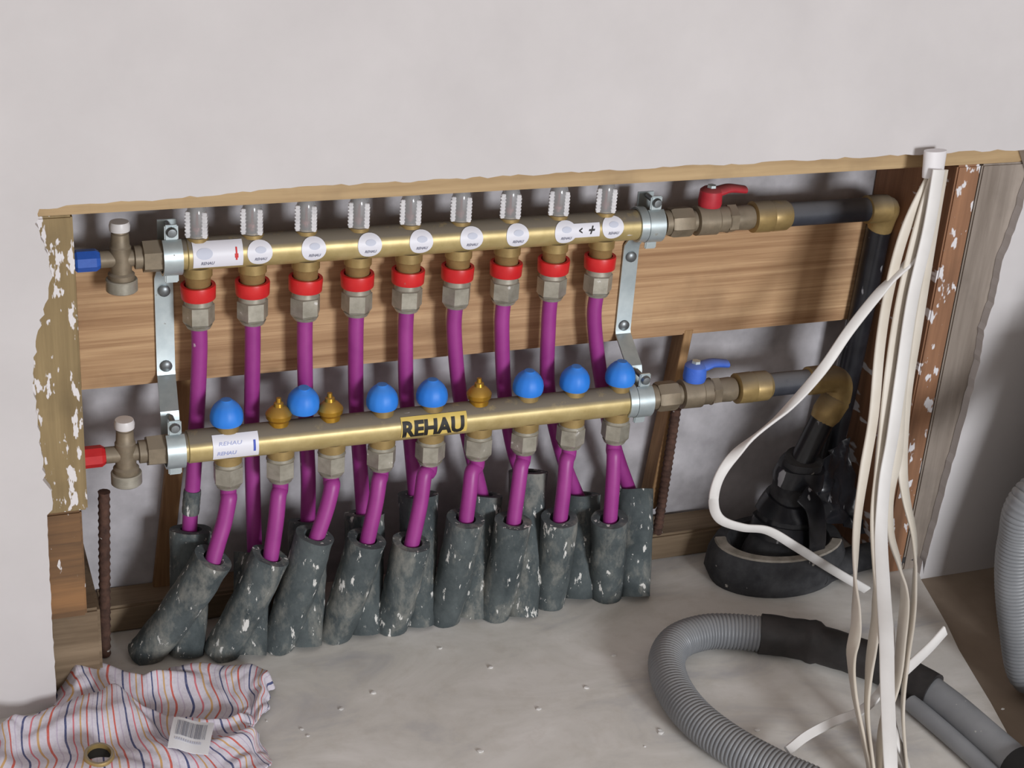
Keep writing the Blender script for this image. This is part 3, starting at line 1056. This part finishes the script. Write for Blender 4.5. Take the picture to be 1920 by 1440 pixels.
# ------------------------------------------------------------------ black insulated riser at the right
cc = at_z(1452, 1030, .03)
CX, CY = cc.x, cc.y - .005
bm = bmesh.new()
n = 40
def ring(r, z, sx=1.25, sy=.85):
    return [bm.verts.new((CX + math.cos(2 * PI * k / n) * r * sx * (1 + .04 * noise.noise(Vector((k * .4, z * 20, 0)))), CY + math.sin(2 * PI * k / n) * r * sy, z)) for k in range(n)]
rr = [ring(.067, .0005), ring(.073, .015), ring(.071, .036), ring(.066, .050), ring(.054, .051), ring(.050, .046), ring(.047, .008)]
for A, B in zip(rr, rr[1:]):
    for k in range(n):
        bm.faces.new((A[k], A[(k + 1) % n], B[(k + 1) % n], B[k]))
bm.faces.new(rr[0])
bm.faces.new(rr[-1])
col_o = part('foam_collar', bm, 'foam_black', None, 45)
tag(col_o, 'wide black foam collar round the pipe on the floor at right', 'insulation')
bm = bmesh.new()
seg = [k for k in range(18, 38)]
A = []
for r, z in ((.0665, .0498), (.0655, .0522), (.0560, .0528), (.0545, .0510)):
    A.append([bm.verts.new((CX + math.cos(2 * PI * k / n) * r * 1.25, CY + math.sin(2 * PI * k / n) * r * .85, z + .001 * noise.noise(Vector((k, 0, 0))))) for k in seg])
for P_, Q_ in zip(A, A[1:] + A[:1]):
    for k in range(len(seg) - 1):
        bm.faces.new((P_[k], P_[k + 1], Q_[k + 1], Q_[k]))
for k in (0, len(seg) - 1):
    bm.faces.new([r_[k] for r_ in A])
part('dusty_rim', bm, 'foam_cut', col_o, 45)
lag = thing('pipe_lagging', (CX, CY, .006), 'lumpy black plastic-wrapped pipe lagging rising out of the foam collar', 'insulation')
bm = bmesh.new()
p_up = at_y(1500, 868, -.05)
path = spline([Vector((CX - .004, CY, .008)), Vector((CX + .006, CY + .004, .06)), Vector((p_up.x - .004, -.046, .10)), p_up + Vector((.004, 0, .006))], 8)
tube(bm, path, [.040 - .016 * (i / (len(path) - 1)) ** 1.2 for i in range(len(path))], 20, up=(0, 1, 0))
for v in bm.verts:
    v.co += Vector((noise.noise(v.co * 30), noise.noise(v.co * 30 + Vector((7, 0, 0))), noise.noise(v.co * 30 + Vector((0, 7, 0))))) * .007
part('lagging_tube', bm, 'foam_black', lag, 50)
for k, (s0, s1, tilt) in enumerate(((.30, .42, .0), (.55, .68, .0), (.84, .94, .0))):
    i0, i1 = int(s0 * (len(path) - 1)), int(s1 * (len(path) - 1)) + 1
    bm = bmesh.new()
    sub = path[i0:i1 + 1]
    tube(bm, sub, [.0445 - .016 * ((i0 + i) / (len(path) - 1)) ** 1.2 for i in range(len(sub))], 20, up=(0, 1, 0))
    for v in bm.verts:
        v.co += Vector((noise.noise(v.co * 30), noise.noise(v.co * 30 + Vector((7, 0, 0))), noise.noise(v.co * 30 + Vector((0, 7, 0))))) * .007
    part('tape_band', bm, 'tape', lag, 50)
# crumpled black film to the right of the lagging
def film(name, corners, mat, label, amp, fr_, nx=26, ny=22, parent=None, th=.0008):
    bm = bmesh.new()
    a_, b_, c_, d_ = [Vector(p) for p in corners]
    nrm = (b_ - a_).cross(d_ - a_).normalized()
    layers = []
    for off in (0, th):
        G = []
        for j in range(ny + 1):
            row = []
            for i in range(nx + 1):
                u, v = i / nx, j / ny
                p = (a_ * (1 - u) + b_ * u) * (1 - v) + (d_ * (1 - u) + c_ * u) * v
                h = noise.noise(Vector((u * fr_ * 1.8, v * fr_ * .7, 1.3))) * 1.0 + abs(noise.noise(Vector((u * fr_ * 2.6 + v * 4, v * fr_ * 1.1, 5.1)))) * 1.2
                edge = .010 * noise.noise(Vector((u * 6, v * 6, 3)))
                row.append(bm.verts.new(p + nrm * (h * amp + off) + (b_ - a_).normalized() * edge))
            G.append(row)
        layers.append(G)
    for G in layers:
        for j in range(ny):
            for i in range(nx):
                bm.faces.new((G[j][i], G[j][i + 1], G[j + 1][i + 1], G[j + 1][i]))
    per = lambda G: G[0] + [G[j][-1] for j in range(1, ny + 1)] + G[-1][-2::-1] + [G[j][0] for j in range(ny - 1, 0, -1)]
    A, B = per(layers[0]), per(layers[1])
    for i in range(len(A)):
        j = (i + 1) % len(A)
        bm.faces.new((A[i], A[j], B[j], B[i]))
    o = part(name, bm, mat, parent, 60)
    if label:
        tag(o, label, 'plastic film')
    return o


film('plastic_film', [at_y(1478, 905, -.062), at_y(1600, 820, -.035), at_y(1622, 1000, -.05), at_y(1520, 965, -.075)], 'tape', 'crumpled glossy black plastic film right of the pipe lagging', .012, 2.4)
bm = bmesh.new()
ribbon(bm, spline([at_y(1505, 925, -.088), at_y(1528, 955, -.095), at_y(1533, 1010, -.094), at_y(1528, 1050, -.090)], 6), .026, .003, (1, .2, 0))
tag(part('plastic_strip', bm, 'tape'), 'black plastic strip hanging down beside the foam collar', 'strip')
bm = bmesh.new()
tail = spline([at_z(1530, 1075, .016), at_z(1580, 1055, .016), at_z(1640, 1040, .015), at_z(1700, 1035, .014)], 6)
tube(bm, tail, .019, 16, flat=.8)
tag(part('foam_offcut', bm, 'foam_black'), 'black foam tail lying on the floor right of the collar', 'insulation')

# ------------------------------------------------------------------ white flat cables
def depth(py):
    K = [(280, -.116), (700, -.150), (900, -.185), (1000, -.215), (1100, -.270), (1250, -.365), (1440, -.446), (1600, -.50)]
    for (a, ya), (b, yb_) in zip(K, K[1:]):
        if py <= b:
            return ya + (yb_ - ya) * (py - a) / (b - a)
    return K[-1][1]


def cable(px, w, mat, label, off=0., th=.0034, twist=(1, .15, 0), end=True, ys=None):
    pts = []
    for k, (a, b) in enumerate(px):
        pts.append(at_y(a, b, (ys[k] if ys else depth(b)) + off))
    if end:
        a, b = px[-1]
        g0 = at_z(a + 4, b + 60, .004)
        g1 = at_z(a + 8, b + 82, .004)
        pts += [g0, g1]
    for p_ in pts:
        p_.z = max(p_.z, .003)
    if end and not ys:
        tw0 = twist
        twist = lambda s: (1, .1, 0) if s < .35 else tuple(Vector((1, .1, 0)).lerp(Vector(tw0), min(1, (s - .35) / .2)))
        w *= 1.3
    bm = bmesh.new()
    ribbon(bm, spline(pts, 8), w, th, twist)
    return tag(part('flat_cable', bm, mat, None, 50), label, 'cable', 'white flat cables')


cable([(1757, 318), (1746, 400), (1715, 478), (1652, 545), (1592, 620), (1540, 695), (1472, 770), (1392, 838), (1352, 888), (1338, 938), (1350, 973), (1392, 989), (1440, 995), (1492, 1025), (1560, 1068), (1625, 1106)], .0115, 'cable', 'white flat cable looping far out to the left over the black collar', end=False, off=-.01,
      twist=lambda s: (.75, -.1, .65) if s < .6 else (.25, -.35, .9), ys=[-.118, -.121, -.125, -.13, -.135, -.14, -.145, -.15, -.152, -.152, -.152, -.15, -.147, -.142, -.134, -.124])
cable([(1760, 318), (1741, 430), (1711, 560), (1690, 700), (1673, 820), (1659, 900), (1652, 1000), (1656, 1100), (1662, 1200), (1664, 1300), (1670, 1440)], .0125, 'cable', 'widest bright white flat cable in the middle of the hanging bundle', off=-.012)
cable([(1752, 318), (1700, 425), (1668, 540), (1650, 650), (1638, 780), (1621, 880), (1607, 980), (1603, 1080), (1605, 1170), (1597, 1232), (1602, 1300), (1620, 1390), (1630, 1440)], .0105, 'cable_b', 'ivory flat cable hanging leftmost in the bundle', twist=(.3, .95, 0))
cable([(1756, 318), (1724, 420), (1690, 560), (1668, 700), (1652, 860), (1640, 960), (1640, 1060), (1641, 1160), (1630, 1260), (1626, 1340), (1637, 1440)], .0105, 'cable_b', 'ivory flat cable just left of the widest white cable', off=-.004, twist=(.4, .9, 0))
cable([(1765, 318), (1737, 450), (1709, 600), (1691, 740), (1684, 850), (1668, 930), (1670, 1000), (1686, 1060), (1696, 1120), (1690, 1200), (1680, 1280), (1656, 1360), (1650, 1440)], .0095, 'cable_b', 'ivory flat cable snaking from right to left below the stud', off=-.002, twist=(.28, .95, 0))
cable([(1768, 318), (1746, 450), (1719, 620), (1700, 740), (1692, 860), (1698, 930), (1714, 1010), (1714, 1110), (1701, 1230), (1693, 1330), (1700, 1440)], .0110, 'cable_b', 'ivory flat cable hanging rightmost in the bundle', twist=(.5, .85, 0))
cable([(1750, 318), (1714, 480), (1690, 600), (1662, 760), (1650, 870), (1646, 960), (1655, 1060), (1672, 1190), (1662, 1290), (1685, 1380), (1702, 1440)], .0110, 'cable', 'white flat cable crossing behind the bundle to the right below', off=.012, twist=(.45, .9, 0))
cable([(1772, 1182), (1745, 1212), (1718, 1238), (1690, 1264), (1666, 1290), (1658, 1320), (1680, 1380), (1700, 1440)], .0125, 'cable', 'white flat cable with a cut end sticking up to the right', twist=(.75, .1, -.6), ys=[-.33, -.34, -.352, -.366, -.38, -.395, -.42, -.44])
cable([(1476, 1408), (1512, 1380), (1562, 1354), (1612, 1334), (1648, 1300), (1662, 1260)], .0100, 'cable', 'thin white flat cable end poking out left across the screed', end=False, twist=(.3, .8, .5), ys=[-.39, -.375, -.37, -.375, -.372, -.366])
bm = bmesh.new()
a_, b_ = at_y(1754, 282, -.118), at_y(1748, 332, -.120)
tube(bm, [a_.lerp(b_, k / 5) for k in range(6)], [.0135, .0135, .0132, .0130, .0128, .0122], 18, up=(0, 1, 0), flat=.6)
tag(part('cable_tape', bm, 'tape_white'), 'white tape band holding the cable bundle at the header', 'tape')

# ------------------------------------------------------------------ vacuum hose, wand
def hose_path(px, z, n=10):
    return spline([at_z(a, b, z) for a, b in px], n)


def resample(path, step):
    out = [path[0]]
    acc = 0
    for a, b in zip(path, path[1:]):
        L = (b - a).length
        while acc + L >= step:
            k = (step - acc) / L
            a = a.lerp(b, k)
            out.append(a)
            L = (b - a).length
            acc = 0
        acc += L
    return out


def ribbed(path, R, pitch=.0046, n=26):
    q = resample(path, pitch / 4)
    prof = [R * .925, R * .985, R, R * .985]
    bm = bmesh.new()
    tube(bm, q, [prof[i % 4] for i in range(len(q))], n)
    return bm


vac = thing('vacuum_hose', at_z(1440, 1210, 0), 'grey ribbed vacuum hose hanging at right edge and curling into a black cuff', 'hose', 'vacuum cleaner parts')
pts = [Vector((.962, -.305, .352)), Vector((.925, -.315, .345)), Vector((.893, -.327, .290)), at_y(1936, 930, -.335), at_y(1908, 1010, -.33), at_y(1901, 1085, -.33), at_y(1909, 1180, -.335), at_y(1926, 1270, -.345), at_y(1962, 1350, -.36)]
for p_ in pts:
    p_.z = max(p_.z, .022)
pts += [at_z(a, b, .021) for a, b in [(2030, 1440), (2072, 1540), (2010, 1640), (1850, 1680), (1720, 1640), (1640, 1572), (1550, 1490), (1460, 1446), (1372, 1398), (1303, 1345), (1262, 1290), (1250, 1240), (1270, 1204), (1318, 1186), (1372, 1184), (1440, 1190)]]
hp = spline(pts, 10)
part('ribbed_hose', ribbed(hp, .0205), 'hose', vac, 60)
cp = hose_path([(1425, 1188), (1470, 1194), (1520, 1203), (1580, 1222), (1650, 1246), (1705, 1272), (1750, 1296)], .021, 6)
bm = bmesh.new()
L = len(cp)
tube(bm, cp, [(.0225 if i < L * .3 else (.0245 if i < L * .36 else (.0215 if i < L * .75 else .0205))) for i in range(L)], 24)
for v in bm.verts:
    v.co += Vector((noise.noise(v.co * 60), noise.noise(v.co * 60 + Vector((5, 0, 0))), noise.noise(v.co * 60 + Vector((0, 5, 0))))) * .0016
part('rubber_cuff', bm, 'cuff', vac, 50)
bm = bmesh.new()
wp = hose_path([(1735, 1289), (1790, 1332), (1850, 1385), (1885, 1416), (1912, 1440)], .019, 6)
tube(bm, wp, [.0175 + .0015 * i / (len(wp) - 1) for i in range(len(wp))], 26)
wd = tag(part('vacuum_wand', bm, 'wand', None, 50), 'grey plastic vacuum wand plugged into the black cuff', 'wand', 'vacuum cleaner parts')
bm = bmesh.new()
wq = hose_path([(1904, 1433), (1924, 1450), (1944, 1468)], .020, 4)
tube(bm, wq, .0215, 24)
part('wand_collar', bm, 'hole', wd, 50)
bm = bmesh.new()
tube(bm, hose_path([(1708, 1318), (1760, 1362), (1820, 1415), (1868, 1460)], .010, 6), .0098, 20)
tag(part('crevice_tube', bm, 'wand', None, 50), 'thin grey tube lying along the left side of the wand', 'tube', 'vacuum cleaner parts')

# ------------------------------------------------------------------ striped cloth, tag, fitting
def cloth(top, bot, nu, nv, hfun, name, label, u0, u1, lift=0.):
    T, B = spline([at_z(a, b, 0) for a, b in top], 12), spline([at_z(a, b, 0) for a, b in bot], 12)
    def samp(P, s):
        k = s * (len(P) - 1)
        i = min(int(k), len(P) - 2)
        return P[i].lerp(P[i + 1], k - i)
    bm = bmesh.new()
    uvl = bm.loops.layers.uv.new('UVMap')
    uvs = {}
    layers = []
    for off in (0, .0022):
        G = []
        for j in range(nv + 1):
            row = []
            for i in range(nu + 1):
                u, v = i / nu, j / nv
                p = samp(T, u).lerp(samp(B, u), v)
                p.z = lift + max(hfun(u, v), .0008) + off
                p.x += .006 * noise.noise(Vector((u * 5, v * 4, 2)))
                p.y += .005 * noise.noise(Vector((u * 5, v * 4, 8)))
                w = bm.verts.new(p)
                uvs[w] = (u0 + (u1 - u0) * u + .05 * noise.noise(Vector((u * 3, v * 2.5, 11))), v)
                row.append(w)
            G.append(row)
        layers.append(G)
    for G in layers:
        for j in range(nv):
            for i in range(nu):
                bm.faces.new((G[j][i], G[j][i + 1], G[j + 1][i + 1], G[j + 1][i]))
    per = lambda G: G[0] + [G[j][-1] for j in range(1, nv + 1)] + G[-1][-2::-1] + [G[j][0] for j in range(nv - 1, 0, -1)]
    A, B_ = per(layers[0]), per(layers[1])
    for i in range(len(A)):
        j = (i + 1) % len(A)
        bm.faces.new((A[i], A[j], B_[j], B_[i]))
    for f in bm.faces:
        for lp in f.loops:
            lp[uvl].uv = uvs[lp.vert]
    return bm


def bell(x, c, w):
    return math.exp(-((x - c) / w) ** 2)


def h_back(u, v):
    h = .016 * bell(v, .25 + .08 * math.sin(u * 7), .22) + .010 * bell(u, .06, .08) + .008 * bell(u, .96, .06)
    h += .010 * (noise.noise(Vector((u * 4.2, v * 2.2, 0))) + .4) * (1 - abs(2 * v - 1) ** 3)
    h += .006 * abs(noise.noise(Vector((u * 9 + v * 3, v * 4, 4))))
    h += .012 * bell(v - .6 * u, .05, .07) * bell(u, .35, .25)
    return h * min(1, 6 * v + .25) * min(1, 8 * min(u, 1 - u) + .3) + .001


def h_front(u, v):
    h = .017 * bell(v, .10 + .10 * math.sin(u * 5 + 1), .13) + .012 * bell(v, .55 + .1 * math.sin(u * 6), .16)
    h += .013 * bell(u - .25 * v, .42, .06) * bell(v, .2, .3) + .012 * bell(u, .02, .07)
    h += .008 * (noise.noise(Vector((u * 5, v * 3, 7))) + .35) + .008 * abs(noise.noise(Vector((u * 8 - v * 4, v * 4, 3))))
    h += .014 * bell(v + .35 * u, .42, .07) * bell(u, .35, .22)
    return h * min(1, 9 * min(u, 1 - u) + .25) * min(1, 7 * v + .35) + .001


rag = thing('striped_cloth', at_z(240, 1380, 0), 'rumpled white cotton cloth with thin coloured stripes on the floor', 'cloth')
bk = cloth([(112, 1276), (180, 1256), (260, 1285), (330, 1268), (420, 1262), (480, 1266), (516, 1292)],
           [(98, 1350), (180, 1385), (260, 1382), (330, 1390), (400, 1392), (460, 1372), (498, 1340)], 110, 50, h_back, '', '', .15, 1.0)
part('back_fold', bk, 'cloth', rag, 70)
ft = cloth([(8, 1376), (70, 1350), (150, 1320), (205, 1320), (270, 1352), (340, 1372), (420, 1374), (470, 1352)],
           [(-60, 1500), (20, 1540), (130, 1560), (250, 1560), (350, 1540), (440, 1500), (500, 1450), (500, 1430)], 120, 60, h_front, '', '', .0, 1.02, lift=.004)
part('front_fold', ft, 'cloth', rag, 70)
# barcode tag
c4 = [at_z(326, 1345, .030), at_z(402, 1358, .028), at_z(390, 1420, .026), at_z(314, 1404, .028)]
bm = bmesh.new()
nn = (c4[1] - c4[0]).cross(c4[3] - c4[0]).normalized()
if nn.z < 0:
    nn = -nn
nu = 8
G = []
for off in (0, .0006):
    G.append([[bm.verts.new((c4[0].lerp(c4[1], i / nu)).lerp(c4[3].lerp(c4[2], i / nu), j / nu) + nn * (off + .003 * math.sin(j / nu * 2.6) + .001 * math.sin(i))) for i in range(nu + 1)] for j in range(nu + 1)])
for g_ in G:
    for j in range(nu):
        for i in range(nu):
            bm.faces.new((g_[j][i], g_[j][i + 1], g_[j + 1][i + 1], g_[j + 1][i]))
per = lambda g_: g_[0] + [g_[j][-1] for j in range(1, nu + 1)] + g_[-1][-2::-1] + [g_[j][0] for j in range(nu - 1, 0, -1)]
A, B_ = per(G[0]), per(G[1])
for i in range(len(A)):
    j = (i + 1) % len(A)
    bm.faces.new((A[i], A[j], B_[j], B_[i]))
tg = tag(part('paper_tag', bm, 'paper', None, 60), 'small white paper tag with a grey barcode on the striped cloth', 'tag')
bm = bmesh.new()
random.seed(3)
u = .12
def tagp(u, v):
    return c4[0].lerp(c4[1], u).lerp(c4[3].lerp(c4[2], u), v) + nn * (.0006 + .0006 + .003 * math.sin(v * 2.6) + .001 * math.sin(u * 8))
while u < .86:
    w = random.choice((.010, .014, .024))
    prev = None
    for k in range(7):
        v = .12 + .50 * k / 6
        cur = (bm.verts.new(tagp(u, v)), bm.verts.new(tagp(u + w, v)))
        if prev:
            bm.faces.new((prev[0], prev[1], cur[1], cur[0]))
        prev = cur
    u += w + random.choice((.012, .018, .026))
part('barcode', bm, 'print_bar', tg, 0)
bm = bmesh.new()
u = .14
while u < .8:
    prev = None
    for k in range(2):
        v = .70 + .07 * k
        cur = (bm.verts.new(tagp(u, v)), bm.verts.new(tagp(u + .035, v)))
        if prev:
            bm.faces.new((prev[0], prev[1], cur[1], cur[0]))
        prev = cur
    u += .055
part('barcode_digits', bm, 'print_pale', tg, 0)
# brass ring fitting on the cloth
c0 = at_z(186, 1412, .030)
axis = Vector((.05, -.22, .96)).normalized()
bm = bmesh.new()
lathe(bm, [(0, .0118), (.0, .0132), (-.002, .0146), (-.016, .0146), (-.018, .0130), (-.018, .0108), (0, .0112), (0, .0118)], c0, axis, n=28)
rg = tag(part('brass_fitting', bm, 'brass2', None, 40), 'small round brass pipe fitting lying on the striped cloth', 'fitting')
bm = bmesh.new()
lathe(bm, [(-.006, 0), (-.006, .0112), (-.0125, .0112), (-.0125, 0)], c0, axis, n=24)  # dark disc set in the bore, its shade put in as colour
part('fitting_bore', bm, 'hole', rg, 40)

# ------------------------------------------------------------------ rubble
random.seed(11)
bm = bmesh.new()
spots = [(567, 1368), (577, 1380), (1209, 1400), (1238, 1370), (825, 1216), (920, 1252), (1240, 1375), (1320, 1215), (700, 1300), (480, 1330), (500, 1352), (1420, 1370), (1880, 1330), (900, 1410), (640, 1330), (1010, 1330), (1100, 1290), (1150, 1230)]
for a, b in spots:
    p = at_z(a, b, 0)
    s = random.uniform(.0012, .0030)
    r = bmesh.ops.create_icosphere(bm, subdivisions=1, radius=s)
    for v in r['verts']:
        v.co = Vector((v.co.x * random.uniform(.8, 1.8), v.co.y * random.uniform(.8, 1.4), v.co.z * .5)) + p + Vector((0, 0, s * .3))
tag(part('plaster_crumbs', bm, 'chip', None, 30), 'tiny white plaster crumbs scattered over the screed', 'debris', kind='stuff')
# unseen vacuum cleaner added for the hose; dark tapered drum shades the right wall
DX, DY = 1.072, -.295
vc = thing('vacuum_cleaner', (DX, DY, -.008), 'unseen dark vacuum cleaner added right of the hanging hose, tapered to shade the wall', 'vacuum cleaner', 'vacuum cleaner parts')
bm = bmesh.new()
lathe(bm, [(0, .172), (.012, .184), (.10, .180), (.25, .155), (.385, .127)], (DX, DY, .0), 'z', n=48)
part('drum', bm, 'drum', vc, 40)
bm = bmesh.new()
lathe(bm, [(.386, .128), (.388, .134), (.402, .134), (.405, .122), (.47, .104), (.505, .075), (.518, .04), (.52, 0)], (DX, DY, 0), 'z', n=48)
hd = part('motor_head', bm, 'hose_dark', vc, 40)
bm = bmesh.new()
tube(bm, spline([(DX - .07, DY, .49), (DX - .06, DY, .545), (DX, DY, .56), (DX + .06, DY, .545), (DX + .07, DY, .49)], 6), .010, 14, up=(0, 1, 0))
part('carry_handle', bm, 'hole', hd, 40)
for sx in (0, 1):
    bm = bmesh.new()
    box(bm, (DX - .012, DY + (-.148 if sx else .128), .365), (DX + .012, DY + (-.128 if sx else .148), .415), .003)
    part('lid_latch', bm, 'zinc', vc, 40)
bm = bmesh.new()
lathe(bm, [(-.158, .024), (-.150, .027), (-.105, .027)], (DX, DY - .004, .350), 'x', n=24)
part('hose_port', bm, 'hole', vc, 40)
